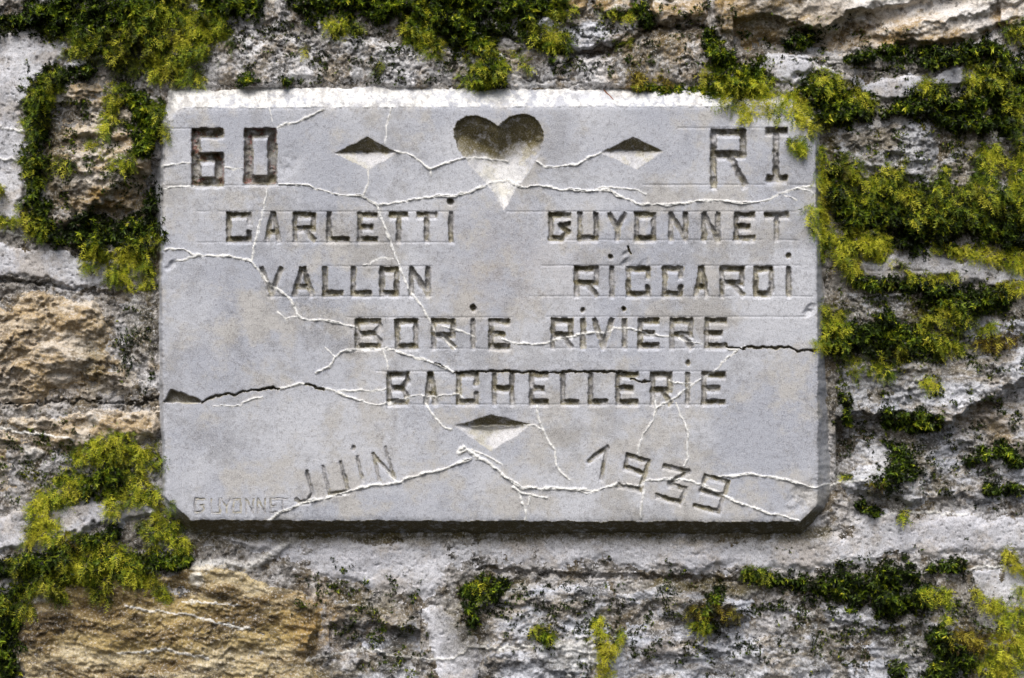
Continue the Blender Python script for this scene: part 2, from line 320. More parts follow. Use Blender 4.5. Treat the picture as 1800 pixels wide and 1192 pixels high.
# stains: algal film in damp corners, olive band under the lower edge, ochre staining
fld = lambda x, y, rx, ry: np.clip(1.4 - np.hypot((XW - x) / rx, (YW - y) / ry), 0, 1)
under = sstep(972, 938, Y + 6 * n_g) * sstep(920, 930, Y) * sstep(300, 360, X) * (1 - sstep(1440, 1480, X))
W.attr["algae"][:] = np.maximum(0.8 * under, 0)
for x, y, rx, ry, v in [(190, 350, 60, 40, .15), (260, 400, 30, 60, .9), (1500, 330, 70, 60, .5), (820, 1090, 40, 60, .7), (860, 1035, 60, 22, .9), (1250, 1030, 120, 14, .9), (1460, 260, 14, 60, .9), (1740, 790, 60, 40, .4), (1780, 740, 60, 60, .3),
        (640, 1060, 60, 25, .6), (700, 1130, 30, 60, .5), (1600, 1120, 60, 70, .6), (1440, 1140, 60, 60, .35), (1150, 95, 60, 40, .45), (1380, 40, 120, 40, .35), (170, 640, 30, 60, .5), (250, 560, 30, 60, .6), (90, 250, 20, 80, .8), (600, 1180, 60, 30, .6), (1600, 570, 170, 110, .55), (1540, 270, 110, 60, .4), (1740, 290, 110, 90, .55), (1500, 700, 60, 80, .4), (1600, 830, 80, 70, .45), (1700, 1110, 110, 80, .5)]:
    W.attr["algae"][:] = np.maximum(W.attr["algae"], v * fld(x, y, rx, ry))
for x, y, rx, ry, v in [(190, 355, 80, 40, 1.0), (100, 650, 130, 50, .35), (60, 560, 80, 40, .2), (1560, 60, 130, 30, .6), (1300, 20, 50, 40, .5), (1760, 740, 80, 50, .5), (1110, 130, 50, 20, .8), (1160, 95, 90, 50, .75), (1440, 40, 60, 30, .5), (1160, 1150, 60, 20, .4), (545, 1085, 50, 60, .9), (600, 1170, 40, 40, .5), (660, 1090, 40, 30, .6), (40, 790, 80, 30, .4)]:
    W.attr["ochre"][:] = np.maximum(W.attr["ochre"], v * fld(x, y, rx, ry))

for gx, gy, rx, ry, v in [(1600, 1100, 150, 90, .85), (1420, 1110, 90, 80, .6), (1560, 800, 100, 90, .75), (1740, 820, 110, 60, .75), (1490, 760, 40, 130, .7), (1560, 600, 120, 90, .85), (1720, 560, 110, 50, .8), (830, 1080, 60, 90, .85), (690, 1130, 60, 80, .8), (600, 1170, 90, 60, .7), (1000, 1080, 120, 40, .6), (1230, 1080, 120, 60, .7), (1100, 1170, 200, 30, .6),
        (520, 1040, 90, 50, .6), (258, 590, 30, 110, .7), (190, 690, 90, 20, .6), (110, 826, 90, 26, .6), (110, 260, 60, 150, .75), (270, 350, 26, 60, .8), (640, 110, 140, 50, .45), (450, 80, 90, 60, .55), (1160, 90, 110, 60, .75), (960, 120, 60, 40, .5), (1380, 60, 100, 40, .5), (1600, 300, 200, 130, .6), (200, 940, 200, 40, .8), (430, 950, 120, 30, .7), (1250, 20, 50, 60, .7), (1480, 900, 60, 40, .6), (60, 40, 120, 40, .6), (40, 500, 200, 16, .9), (1080, 60, 90, 40, .5), (490, 1100, 80, 90, .75), (330, 1170, 120, 30, .5), (150, 1120, 120, 40, .35)]:
    W.attr["grime"][:] = np.maximum(W.attr["grime"], v * fld(gx, gy, rx, ry) * sstep(-0.35, 0.35, n_a + 0.5 * n_g))
# ------------------------------------------------------------------ moss patches: chains of (x, y, radius)
#   style: c cushion, f feather, m mixed ; tone 0 dark .. 1 yellow
MOSS = [
 ('tangled dark and yellow-green moss filling the broad joint above the small beige stone', [
   ('c', .18, [(60, 28, 26), (140, 28, 48), (220, 40, 60), (260, 10, 50)]), ('f', .62, [(290, 30, 60), (330, 70, 52), (300, 110, 44), (340, 132, 22)]),
   ('f', .35, [(120, 62, 18), (170, 78, 26), (240, 96, 40)]), ('c', .3, [(380, 10, 40), (430, 0, 30)]), ('f', .6, [(350, 60, 40), (380, 40, 30)])]),
 ('thin bluish dark moss at the foot of the grey stone over the smooth mortar', [('c', .08, [(-40, 30, 20), (20, 38, 18), (60, 30, 16)])]),
 ('dark ragged moss running down the joint between the smooth mortar and small beige stone', [
   ('c', .15, [(160, 124, 9), (80, 128, 17), (66, 170, 17), (66, 230, 17), (60, 300, 20), (62, 360, 20), (80, 400, 20)]), ('f', .45, [(100, 130, 16), (70, 190, 22), (56, 240, 14), (64, 320, 18)]),
   ('f', .55, [(110, 92, 9), (150, 80, 8)]), ('f', .7, [(-10, 384, 12), (20, 388, 12), (46, 376, 16), (66, 392, 18)])]),
 ('black-green moss cushion under the overhang of the small beige stone', [('c', .08, [(110, 410, 22), (160, 412, 28), (220, 410, 34), (262, 402, 28)]), ('c', .05, [(268, 330, 10), (266, 372, 14)]), ('f', .5, [(276, 392, 12), (272, 430, 12)])]),
 ('yellow-brown feathery moss hanging in a point over the mortar band', [('f', .72, [(160, 440, 14), (210, 452, 28), (250, 455, 22)]), ('f', .68, [(212, 480, 17), (222, 500, 10)]), ('f', .75, [(146, 470, 8), (170, 465, 10)]), ('f', .6, [(262, 470, 16), (258, 500, 8)])]),
 ('dense green moss cushion on the face of the small beige stone', [('c', .33, [(232, 168, 26), (248, 196, 32), (258, 226, 28), (250, 255, 18)]), ('f', .6, [(200, 160, 18), (190, 232, 12)]), ('f', .6, [(280, 180, 10), (286, 220, 9), (290, 245, 9)])]),
 ('small yellow-green moss tufts dotted low on the small beige stone', [('f', .6, [(205, 288, 13), (226, 284, 15), (214, 300, 9)]), ('f', .45, [(158, 252, 12), (176, 256, 8)]), ('f', .4, [(105, 285, 10), (122, 290, 8)])]),
 ('thick dark green moss mass on the ledge above the carved heart', [
   ('c', .25, [(540, 10, 26), (600, 2, 30), (680, 6, 34), (760, 14, 46), (850, 14, 48), (930, 12, 40), (975, 2, 20)]), ('c', .2, [(790, 50, 34), (840, 70, 30)]), ('c', .3, [(860, 118, 26), (880, 140, 16), (840, 140, 16)]),
   ('f', .66, [(590, 42, 18), (630, 42, 14)]), ('f', .68, [(730, 50, 28), (760, 76, 24)]), ('f', .6, [(850, 100, 26), (830, 138, 18), (890, 120, 14)]), ('f', .55, [(940, 50, 20), (985, 74, 16)]), ('c', .15, [(625, 55, 10)])]),
 ('thin moss line in the horizontal joint below the two cream blocks', [('f', .5, [(960, 22, 9), (1000, 14, 12)]), ('f', .5, [(1064, 24, 7), (1110, 22, 8)]), ('c', .2, [(1126, 8, 12), (1138, 40, 12)]), ('f', .5, [(1088, 80, 6), (1110, 72, 7)]), ('c', .2, [(940, 70, 9), (975, 88, 8), (1000, 92, 7)])]),
 ('sparse moss wisps on the pitted mortar above the plaque', [('f', .7, [(535, 84, 6), (540, 96, 4)]), ('f', .4, [(670, 112, 9), (660, 120, 7)]), ('c', .2, [(500, 142, 9)]), ('c', .25, [(430, 142, 12), (450, 140, 8)]), ('c', .2, [(972, 95, 4), (970, 110, 5)]), ('f', .7, [(905, 88, 6), (930, 122, 5)])]),
 ('rust-brown moss stain on the pitted stone above the plaque', [('r', .5, [(1110, 122, 10), (1122, 140, 12)]), ('r', .5, [(1160, 138, 9), (1170, 142, 7)])]),
 ('bright moss cushion overgrowing the top right corner of the plaque', [
   ('c', .36, [(1270, 98, 18), (1290, 120, 30), (1320, 135, 34)]), ('c', .42, [(1118, 153, 7), (1180, 156, 9), (1240, 158, 12), (1300, 160, 14)]), ('f', .72, [(1250, 145, 20), (1290, 150, 22), (1340, 150, 20)]),
   ('f', .85, [(1270, 174, 15), (1300, 180, 18), (1316, 192, 18), (1308, 206, 11)]), ('f', .8, [(1346, 178, 18), (1376, 186, 24), (1402, 192, 20)]), ('f', .85, [(1392, 168, 13), (1418, 194, 14), (1434, 216, 13)]), ('c', .3, [(1242, 60, 14), (1252, 84, 12)])]),
 ('drooping green moss sprig hanging over the letter I of the plaque', [('f', .55, [(1426, 222, 11), (1414, 242, 9), (1406, 258, 11)]), ('f', .55, [(1392, 246, 8), (1406, 264, 9)])]),
 ('dark moss cushion with yellow top off the upper right corner of the plaque', [('c', .2, [(1420, 165, 24), (1460, 180, 36), (1505, 192, 28)]), ('f', .75, [(1440, 140, 18), (1470, 142, 18)]), ('f', .55, [(1510, 168, 16), (1530, 182, 10)]), ('c', .15, [(1440, 205, 14), (1480, 212, 14)])]),
 ('dark moss fringe along the foot of the big cream stone', [('c', .16, [(1488, 104, 7), (1530, 98, 11), (1600, 94, 12), (1680, 88, 14), (1740, 82, 20)]), ('c', .15, [(1390, 74, 12), (1424, 72, 15)]), ('f', .55, [(1770, 62, 18), (1810, 50, 18)]), ('c', .12, [(1600, 108, 6), (1650, 112, 9), (1712, 100, 12)])]),
 ('deep dark moss mass on the ledge at the end of the mortar strip', [('c', .12, [(1562, 190, 14), (1610, 184, 24), (1680, 190, 28), (1740, 180, 44), (1800, 140, 60), (1860, 160, 40)]), ('f', .6, [(1720, 140, 22), (1770, 130, 26), (1790, 210, 20)]), ('f', .6, [(1625, 148, 12), (1650, 158, 12)]), ('c', .1, [(1650, 212, 12), (1760, 220, 20)])]),
 ('bright yellow-green moss edging the right side of the plaque', [('f', .76, [(1444, 262, 9), (1446, 330, 11), (1447, 390, 13), (1446, 445, 12)]), ('f', .88, [(1422, 372, 10), (1438, 380, 12)]), ('f', .88, [(1432, 402, 9)]), ('f', .66, [(1452, 545, 12), (1450, 602, 13)]), ('f', .85, [(1442, 604, 9)])]),
 ('wide tangled moss over the stones beside the plaque', [
   ('c', .12, [(1468, 300, 16), (1474, 360, 24), (1500, 380, 34), (1560, 370, 44), (1620, 360, 40), (1680, 380, 44), (1740, 390, 40), (1800, 380, 50)]), ('f', .55, [(1490, 300, 26), (1530, 320, 30), (1580, 300, 14)]),
   ('f', .5, [(1476, 330, 26), (1540, 350, 34), (1640, 372, 30), (1740, 366, 40), (1800, 350, 40)]), ('f', .6, [(1480, 420, 28), (1530, 420, 24)]), ('c', .1, [(1600, 410, 30), (1660, 420, 24)]), ('f', .62, [(1660, 300, 9), (1654, 330, 12)]), ('f', .58, [(1740, 262, 20), (1730, 320, 24), (1740, 360, 22)]), ('f', .6, [(1800, 250, 22), (1790, 320, 20)]), ('f', .4, [(1590, 340, 26), (1700, 340, 22)]), ('c', .1, [(1780, 410, 30)])]),
 ('vivid yellow moss rosettes above the right mortar band', [('f', .9, [(1540, 430, 18), (1556, 450, 16), (1530, 452, 14)]), ('f', .6, [(1490, 450, 20), (1500, 480, 12)])]),
 ('yellow ferny moss hanging along the mortar band right of the plaque', [('f', .85, [(1640, 436, 9), (1700, 440, 11), (1760, 452, 15), (1820, 458, 16)]), ('f', .85, [(1606, 488, 8), (1640, 490, 9), (1682, 480, 5)]), ('f', .75, [(1770, 504, 9), (1810, 500, 9)]), ('f', .7, [(1580, 462, 6), (1600, 484, 6)])]),
 ('dark moss shelf under the mortar band', [('c', .08, [(1500, 498, 12), (1580, 500, 12), (1680, 510, 12), (1760, 520, 12)]), ('c', .14, [(1640, 530, 26), (1700, 534, 30), (1760, 530, 20)]), ('f', .55, [(1620, 560, 18), (1680, 545, 22), (1700, 560, 12)]), ('f', .7, [(1736, 574, 16)]), ('r', .4, [(1770, 596, 14), (1720, 600, 8)])]),
 ('mixed moss clump below the small grey stone beside the plaque', [('c', .14, [(1470, 590, 22), (1510, 600, 30), (1570, 596, 34), (1620, 610, 26)]), ('f', .6, [(1474, 560, 20), (1470, 600, 16)]), ('f', .68, [(1640, 590, 20), (1680, 606, 20)]), ('f', .62, [(1500, 634, 22), (1550, 646, 16)]), ('f', .85, [(1610, 668, 9), (1636, 674, 10), (1654, 674, 4)]), ('f', .6, [(1580, 630, 18)]), ('c', .1, [(1550, 560, 18)])]),
 ('dark moss tuft growing above the pale mortar right of the plaque', [('c', .14, [(1576, 790, 20), (1584, 822, 32), (1560, 846, 18)]), ('c', .1, [(1510, 888, 9), (1540, 900, 7)]), ('r', .3, [(1540, 860, 12)])]),
 ('scattered dark moss specks on the big grey stone at right', [('c', .12, [(1484, 700, 9), (1490, 740, 8)]), ('c', .15, [(1700, 810, 12), (1760, 790, 16), (1790, 812, 10)]), ('c', .15, [(1560, 735, 16), (1640, 745, 16)]), ('c', .15, [(1740, 860, 10), (1790, 860, 8)]), ('f', .6, [(1480, 838, 8), (1496, 838, 6)]), ('f', .5, [(1586, 904, 9)])]),
 ('long dark moss band along the joint under the pale mortar', [('c', .1, [(1318, 1012, 12), (1370, 1022, 14), (1440, 1030, 20), (1500, 1030, 32), (1560, 1030, 34), (1600, 1010, 16)]), ('f', .4, [(1322, 1004, 12), (1350, 1012, 10)]), ('c', .14, [(1640, 1000, 14), (1690, 990, 10)]), ('c', .1, [(1560, 1070, 24), (1620, 1050, 22)]), ('f', .6, [(1610, 1042, 12), (1660, 1050, 16)])]),
 ('yellow feathery moss fronds at the far end of the pale mortar', [('f', .92, [(1768, 972, 7), (1784, 992, 10), (1806, 1002, 12)]), ('f', .92, [(1716, 1040, 7), (1732, 1056, 14), (1760, 1066, 12)]), ('f', .9, [(1796, 1036, 10)]), ('f', .8, [(1676, 1086, 8), (1660, 1082, 6)])]),
 ('brown and yellow moss spreading over the smooth mortar at the foot of the wall', [('f', .7, [(1780, 1090, 28), (1790, 1140, 32), (1750, 1170, 36)]), ('r', .4, [(1690, 1110, 26), (1720, 1130, 20)]), ('c', .14, [(1650, 1120, 20), (1690, 1160, 26), (1640, 1180, 20)]), ('r', .6, [(1770, 1130, 24)]), ('c', .12, [(1580, 1180, 16)])]),
 ('bright green moss sprig standing on the layered grey stone', [('f', .88, [(1052, 1090, 7), (1056, 1120, 12), (1062, 1160, 14), (1066, 1186, 14)]), ('f', .9, [(1094, 1104, 5), (1092, 1124, 7), (1078, 1140, 8)]), ('f', .9, [(1036, 1122, 5)])]),
 ('small dark moss tuft beside the bright sprig', [('f', .5, [(940, 1104, 10), (958, 1110, 14)]), ('c', .14, [(955, 1116, 12)])]),
 ('dark brown moss clump in the hollow of the layered grey stone', [('r', .15, [(1222, 1068, 18), (1262, 1066, 20), (1290, 1080, 12)]), ('c', .14, [(1260, 1040, 12), (1240, 1090, 20)]), ('f', .6, [(1240, 1100, 14), (1224, 1096, 10)])]),
 ('dark moss in the angle below the mortar fillet', [('c', .14, [(820, 1036, 14), (856, 1034, 20), (880, 1028, 14)]), ('c', .18, [(826, 1066, 14), (836, 1090, 12)]), ('f', .6, [(842, 1026, 9), (848, 1042, 9)])]),
 ('yellow-green moss draped beside the lower left edge of the plaque', [('c', .22, [(200, 830, 24), (180, 850, 26), (150, 866, 14)]), ('f', .66, [(150, 800, 22), (210, 790, 28), (250, 800, 26), (276, 812, 14)]), ('f', .72, [(130, 850, 28), (90, 880, 24), (60, 900, 16)]), ('f', .7, [(240, 850, 24), (200, 880, 18), (266, 866, 14)]), ('f', .75, [(80, 920, 24), (60, 940, 18), (110, 945, 14)]), ('f', .6, [(285, 890, 12), (280, 905, 16)]), ('r', .5, [(116, 946, 12)])]),
 ('lush green moss mat hanging over the ochre stone', [('f', .58, [(268, 936, 26), (300, 930, 24), (320, 948, 18)]), ('f', .68, [(150, 970, 34), (200, 976, 34), (230, 1000, 26)]), ('f', .75, [(130, 1000, 26), (180, 1012, 24)]), ('c', .1, [(200, 940, 16), (130, 962, 14), (60, 985, 18), (10, 1000, 18)]), ('f', .62, [(250, 1000, 18), (276, 1026, 14), (300, 1048, 10)]), ('f', .5, [(170, 1040, 10), (190, 1054, 7)]), ('c', .2, [(320, 984, 14), (60, 1010, 30)]), ('f', .45, [(40, 990, 20), (90, 1010, 26), (40, 1030, 20)]), ('f', .5, [(100, 1040, 14)])]),
 ('dark moss filling the joint at the left end of the ochre stone', [('c', .16, [(10, 1050, 26), (14, 1090, 22), (10, 1130, 22), (14, 1180, 22)]), ('f', .55, [(28, 1074, 16), (50, 1070, 14), (14, 1060, 16)])]),
 ('thin dark moss crumbs scattered over the stones at the foot of the wall', [('s', .22, [(1380, 1060, 50), (1500, 1110, 90), (1640, 1090, 80), (1700, 1160, 80)]), ('s', .16, [(860, 1060, 40), (980, 1090, 60), (1180, 1090, 70), (1300, 1130, 70)]), ('s', .3, [(560, 1040, 40), (660, 1080, 60), (700, 1160, 50)])]),
 ('thin moss film speckling the stones off the right edge of the plaque', [('s', .35, [(1480, 570, 80), (1600, 590, 105), (1740, 600, 100)]), ('s', .2, [(1480, 760, 40), (1600, 780, 80), (1760, 800, 80)]), ('s', .4, [(1480, 260, 50), (1600, 280, 90), (1740, 270, 80)])]),
 ('thin moss crumbs around the small beige stone and its joints', [('s', .35, [(90, 170, 50), (130, 300, 70), (230, 330, 60)]), ('s', .2, [(230, 560, 40), (240, 640, 40)]), ('s', .4, [(60, 820, 60), (160, 800, 60)])]),
 ('thin moss crumbs over the pitted mortar and stones above the plaque', [('s', .25, [(420, 60, 50), (560, 80, 60), (720, 110, 60)]), ('s', .25, [(980, 70, 50), (1120, 70, 60), (1240, 60, 50)]), ('s', .3, [(1380, 90, 50), (1560, 110, 50)])]),
 ('loose moss wisp on the smooth mortar at the top left', [('f', .7, [(-6, 330, 9), (4, 334, 5)]), ('f', .6, [(48, 178, 6)]), ('f', .6, [(70, 408, 5), (66, 424, 4)])]),
]
def chain_field(x, y, ch):
    f = np.full(x.shape, -9.0, np.float32)
    if len(ch) == 1:
        return np.maximum(f, 1 - np.hypot(x - ch[0][0], y - ch[0][1]) / ch[0][2])
    for a, b in zip(ch[:-1], ch[1:]):
        d, t = seg_dist(x, y, a, b); f = np.maximum(f, 1 - d / (a[2] + (b[2] - a[2]) * t))
    return f
# moss sits on a thin dark bed that swells the wall a little
for lab, subs in MOSS:
    for st, tone, ch in subs:
        px = [p[0] for p in ch]; py = [p[1] for p in ch]; r = max(p[2] for p in ch) * 1.3 + 6
        sl = W.box(min(px) - r, min(py) - r, max(px) + r, max(py) + r)
        f = chain_field(X[sl] + 5 * n_g[sl], Y[sl] + 5 * n_f[sl], ch) + 0.62 * fbm(X[sl], Y[sl], 44, 77, 5, 0.7)
        if st == 's': continue
        m_ = sstep(0.05, 0.6, f); k = (15 if st == 'c' else 9) * np.clip(0.62 + 1.1 * n_g[sl] + 0.7 * n_f[sl], 0.0, 1.7)
        W.H[sl] += k * m_ * (din[sl] < -6); W.attr["algae"][sl] = np.maximum(W.attr["algae"][sl], m_ * (0.95 if st == 'c' else 0.75)); W.attr["grime"][sl] = np.maximum(W.attr["grime"][sl], 0.9 * m_)

wall = bpy.data.objects.new("stone_wall", None); col.objects.link(wall); wall.location = (0, 0, 0)
tag(wall, "old mossy wall of rough limestone and ochre stones with pale mortar around the plaque", "wall")
parts = W.cut(din < 16)
for i, (co, fa, at) in parts.items():
    kind = 'joint' if i == 0 else piece_kind[i]
    nm = "mortar_bed" if i == 0 else ("mortar_joint" if kind in ('mortar', 'pitted') else "stone")
    link(nm, mesh_raw(nm, co, fa, at), M[kind], wall)
def box_mesh(name, x0, x1, y0, y1, z0, z1):
    v = np.array([(x, y, z) for x in (x0, x1) for y in (y0, y1) for z in (z0, z1)], np.float32)
    f = np.array([(0, 1, 3, 2), (4, 6, 7, 5), (0, 4, 5, 1), (2, 3, 7, 6), (0, 2, 6, 4), (1, 5, 7, 3)])
    return mesh_raw(name, v, f, smooth=False)
link("wall_core", box_mesh("wall_core", (-420 - CX) * S, (2220 - CX) * S, 0.03, 0.36, ZC - (1490 - CY) * S, ZC + (CY + 300) * S), M['joint'], wall)

# ================================================================== THE PLAQUE
P = Field(np.arange(268, 1476, 1.5), np.arange(142, 952, 1.5))
x, y = P.X, P.Y
p_a = fbm(x, y, 40, 41, 4); p_b = fbm(x, y, 40, 42, 4); p_f = fbm(x, y, 9, 43, 3, 0.6); p_g = fbm(x, y, 16, 44, 3); p_h = fbm(x, y, 16, 45, 3)
p_l = fbm(x, y, 220, 46, 3)
wx, wy = x + 1.3 * p_g + 1.6 * p_a, y + 1.3 * p_h + 1.6 * p_b
do = poly_sdf(wx, wy, OUTER); df = poly_sdf(wx, wy, FACE)
t = np.clip(do / np.maximum(do + np.maximum(-df, 0), 1e-3), 0, 1)
base = np.where(do > 0, PH * t, do * 2.2)
base = base - 2.0 * np.exp(-np.maximum(df, 0) / 3.0) * (df > 0)             # softened arris
rough_b = np.where((df < 0) & (do > 0), 1.0, 0.0)
P.H[:] = base + 0.9 * p_l + 0.22 * p_f * (1 + 2.5 * rough_b) + 0.9 * p_g * rough_b
ochre_mid = np.clip(1.2 - np.hypot((x - 900) / 150, (y - 470) / 110), 0, 1)
# spalled wedge on the top right corner and small chips
spall = sstep(1284, 1292, wx + 0.15 * (wy - 186)) * sstep(226, 182, wy)
P.H -= 15 * spall * (df > -40) * (do > 0)
for cxp, cyp, rr, dp in [(1412, 872, 30, 4), (1424, 545, 12, 5), (300, 466, 10, 4), (505, 290, 26, 1.6), (1098, 446, 6, 3), (1100, 462, 9, 3), (1130, 465, 10, 2)]:
    sl = P.box(cxp - 50, cyp - 50, cxp + 50, cyp + 50); q = np.hypot(wx[sl] - cxp - (wy[sl] - cyp) * -0.6, (wy[sl] - cyp) * 0.9) / rr
    P.H[sl] -= dp * np.clip(1 - q * q, 0, 1) * (1 + 0.8 * p_g[sl])
for a in ("algae", "lime_lit", "ochre", "red", "grime"): P.attr[a] = np.zeros_like(x)
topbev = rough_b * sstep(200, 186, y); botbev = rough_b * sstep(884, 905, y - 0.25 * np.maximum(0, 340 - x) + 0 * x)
P.attr["lime_lit"][:] = 0.68 * topbev * sstep(-0.55, -0.1, p_g + 0.4 * p_a) * sstep(-0.6, -0.1, p_f)  # top bevel paler in broken patches
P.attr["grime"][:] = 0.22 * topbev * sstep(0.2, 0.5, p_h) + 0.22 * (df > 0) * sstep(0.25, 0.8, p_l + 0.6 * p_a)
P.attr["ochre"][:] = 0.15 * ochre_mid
P.attr["algae"][:] = 0.92 * botbev  # bottom bevel darker, olive
rightbev = rough_b * sstep(1425, 1437, x); P.attr["algae"][:] = np.maximum(P.attr["algae"], 0.22 * rightbev)  # right bevel faintly olive
P.attr["algae"][:] = np.maximum(P.attr["algae"], 0.35 * spall * (do > 0))

feat = {}      # id -> (part name, material, label)
def new_id(name, mat, label=None):
    i = len(feat) + 1; feat[i] = (name, mat, label); return i
# ---- stroke alphabet on a unit cell (y down)
A = {'A': [[(0, 1), (.42, 0), (.58, 0), (1, 1)], [(.2, .72), (.8, .72)]], 'B': [[(0, 0), (0, 1), (.95, 1), (1, .82), (.72, .5), (1, .2), (.96, 0), (0, 0)], [(0, .5), (.72, .5)]],
     'C': [[(1, .26), (1, 0), (0, 0), (0, 1), (1, 1), (1, .74)]], 'D': [[(0, 0), (.96, 0), (1, .8), (.8, 1), (0, 1), (0, 0)]], 'E': [[(1, 0), (0, 0), (0, 1), (1, 1)], [(0, .5), (.72, .5)]],
     'G': [[(1, 0), (0, 0), (0, 1), (.6, 1), (1, .72), (.55, .46), (.98, .42)]], 'H': [[(0, 0), (0, 1)], [(1, 0), (1, 1)], [(0, .5), (1, .5)]], 'I': [[(.5, 0), (.5, 1)]],
     'L': [[(0, 0), (0, 1), (1, 1)]], 'N': [[(0, 1), (0, 0), (1, 1), (1, 0)]], 'O': [[(0, 0), (1, 0), (1, 1), (0, 1), (0, 0)]],
     'R': [[(0, 1), (0, 0), (1, 0), (1, .56), (0, .56)], [(.5, .56), (1, 1)]], 'T': [[(0, 0), (1, 0)], [(.5, 0), (.5, 1)]], 'U': [[(0, 0), (0, 1), (1, 1), (1, 0)]],
     'V': [[(0, 0), (.5, 1), (1, 0)]], 'Y': [[(0, 0), (.5, .6), (1, 0)], [(.5, .6), (.5, 1)]], '6': [[(1, 0), (0, 0), (0, 1), (1, 1), (1, .5), (0, .5)]]}
def stroke_dist(X, Y, a, b):           # square-ended bar
    L = math.hypot(b[0] - a[0], b[1] - a[1]); ux, uy = (b[0] - a[0]) / L, (b[1] - a[1]) / L
    u = (X - a[0]) * ux + (Y - a[1]) * uy - L / 2; v = -(X - a[0]) * uy + (Y - a[1]) * ux
    e = np.maximum(np.abs(u) - L / 2, 0); return (np.abs(v) ** 5 + e ** 5) ** 0.2
def carve(paths, width, depth, name, dots=(), algae=0.85, mat='recess', red=0.0, wall_w=3.2):
    pts = [p for q in paths for p in q] + [(a, b) for a, b, r in dots]
    pad = width + 10; sl = P.box(min(p[0] for p in pts) - pad, min(p[1] for p in pts) - pad, max(p[0] for p in pts) + pad, max(p[1] for p in pts) + pad)
    xx = x[sl] + 0.9 * p_f[sl] + 1.1 * p_g[sl]; yy = y[sl] + 1.1 * p_h[sl] - 0.6 * p_f[sl]
    d = np.full(xx.shape, 1e9, np.float32); d2 = d.copy(); dh = d.copy()
    for q in paths:
        for a, b in zip(q[:-1], q[1:]):
            e = stroke_dist(xx, yy, a, b); d = np.minimum(d, e); d2 = np.minimum(d2, stroke_dist(xx, yy - 4.4, a, b))
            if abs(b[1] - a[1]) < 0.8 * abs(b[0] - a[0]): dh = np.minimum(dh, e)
    d = d - width / 2; d2 = d2 - width / 2; dh = dh - width / 2
    for a, b, r in dots:
        e = np.hypot(xx - a, yy - b) - r; d = np.minimum(d, e); dh = np.minimum(dh, e); d2 = np.minimum(d2, np.hypot(xx - a, yy - b - 2.2) - r)
    dep = depth * np.clip(0.92 + 0.5 * p_a[sl] + 0.2 * p_g[sl], 0.45, 1.4)
    c = dep * np.maximum(sstep(0, -wall_w, d), 0.55 * sstep(1.0, -3.6, d2))
    P.H[sl] -= c
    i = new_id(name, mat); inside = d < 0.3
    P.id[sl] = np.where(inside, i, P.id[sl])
    al = algae * np.maximum(0.5 * sstep(0.5, -1.5, d), sstep(0.8, -1.2, dh)) * np.clip(0.95 + 0.8 * p_g[sl], 0, 1)  # algal film in the strokes, with shade painted heavier into horizontal ones
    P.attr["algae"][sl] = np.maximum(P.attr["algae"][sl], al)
    if red: P.attr["red"][sl] = np.maximum(P.attr["red"][sl], red * (d < -1))
def glyph(ch, x0, x1, y0, y1, width, depth, dot=None, **kw):
    hw = width / 2; a, b, c, d = x0 + hw, x1 - hw, y0 + hw, y1 - hw
    if ch == 'I': a, b = x0, x1
    pa = [[(a + u * (b - a), c + v * (d - c)) for u, v in q] for q in A[ch]]
    carve(pa, width, depth, "carved_digit" if ch in '6' else "carved_letter", dots=[dot] if dot else (), **kw)
ROWS = [
 (372, 425, 'CARLETTI', [(397, 443), (465, 495), (514, 556), (573, 616), (627, 665), (683, 718), (731, 769), (792, 793)], [(791.5, 354, 6.5)]),
 (372, 423, 'GUYONNET', [(963, 1004), (1014, 1053), (1067, 1102), (1114, 1154), (1174, 1210), (1232, 1267), (1289, 1328), (1343, 1387)], []),
 (468, 520, 'VALLON', [(455, 499), (513, 552), (566, 604), (616, 654), (666, 702), (718, 757)], []),
 (467, 521, 'RICCARDI', [(1008, 1053), (1075, 1076), (1099, 1144), (1163, 1201), (1218, 1247), (1264, 1309), (1323, 1361), (1386, 1387)], [(1073, 451, 5), (1386, 449, 5)]),
 (559, 613, 'BORIE', [(623, 673), (693, 736), (757, 801), (831, 832), (858, 897)], [(832, 541, 6)]),
 (558, 612, 'RIVIERE', [(967, 1008), (1024, 1025), (1040, 1080), (1097, 1098), (1120, 1160), (1176, 1219), (1237, 1279)], [(1024.5, 544, 4.5), (1097, 542, 4.5)]),
 (653, 711, 'BACHELLERIE', [(679, 721), (744, 770), (801, 842), (864, 905), (929, 965), (984, 1018), (1033, 1069), (1081, 1123), (1142, 1182), (1208, 1209), (1232, 1276)], [(1208.5, 637, 5)]),
]
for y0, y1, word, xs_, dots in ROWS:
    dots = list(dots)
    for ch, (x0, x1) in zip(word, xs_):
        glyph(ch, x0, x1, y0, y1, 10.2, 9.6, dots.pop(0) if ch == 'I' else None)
glyph('6', 336, 394, 224, 327, 17.5, 20, mat='digit', red=0.55, algae=.85, wall_w=4)
glyph('O', 428, 487, 224, 324, 17.5, 20, mat='digit', red=0.65, algae=.75, wall_w=4)
feat[len(feat)] = ("carved_digit", 'digit', None)
carve([[(1254, 324), (1254, 232), (1306, 232), (1306, 271), (1254, 271)], [(1281, 271), (1308, 322)]], 12.5, 15, "carved_letter", algae=.7)
carve([[(1351, 229), (1380, 229)], [(1364, 229), (1364, 313)], [(1352, 313), (1379, 313)]], 12.5, 15, "carved_letter", algae=.7)
JU = dict(algae=.6)
carve([[(540, 829), (549, 866), (541, 880), (527, 882), (521, 877)]], 7, 6, "carved_letter", **JU)
carve([[(568, 821), (579, 868), (612, 862), (599, 812)]], 7, 6, "carved_letter", **JU)
carve([[(628, 803), (637, 840)]], 6.5, 5, "carved_letter", dots=[(621, 786, 4.5)], **JU)
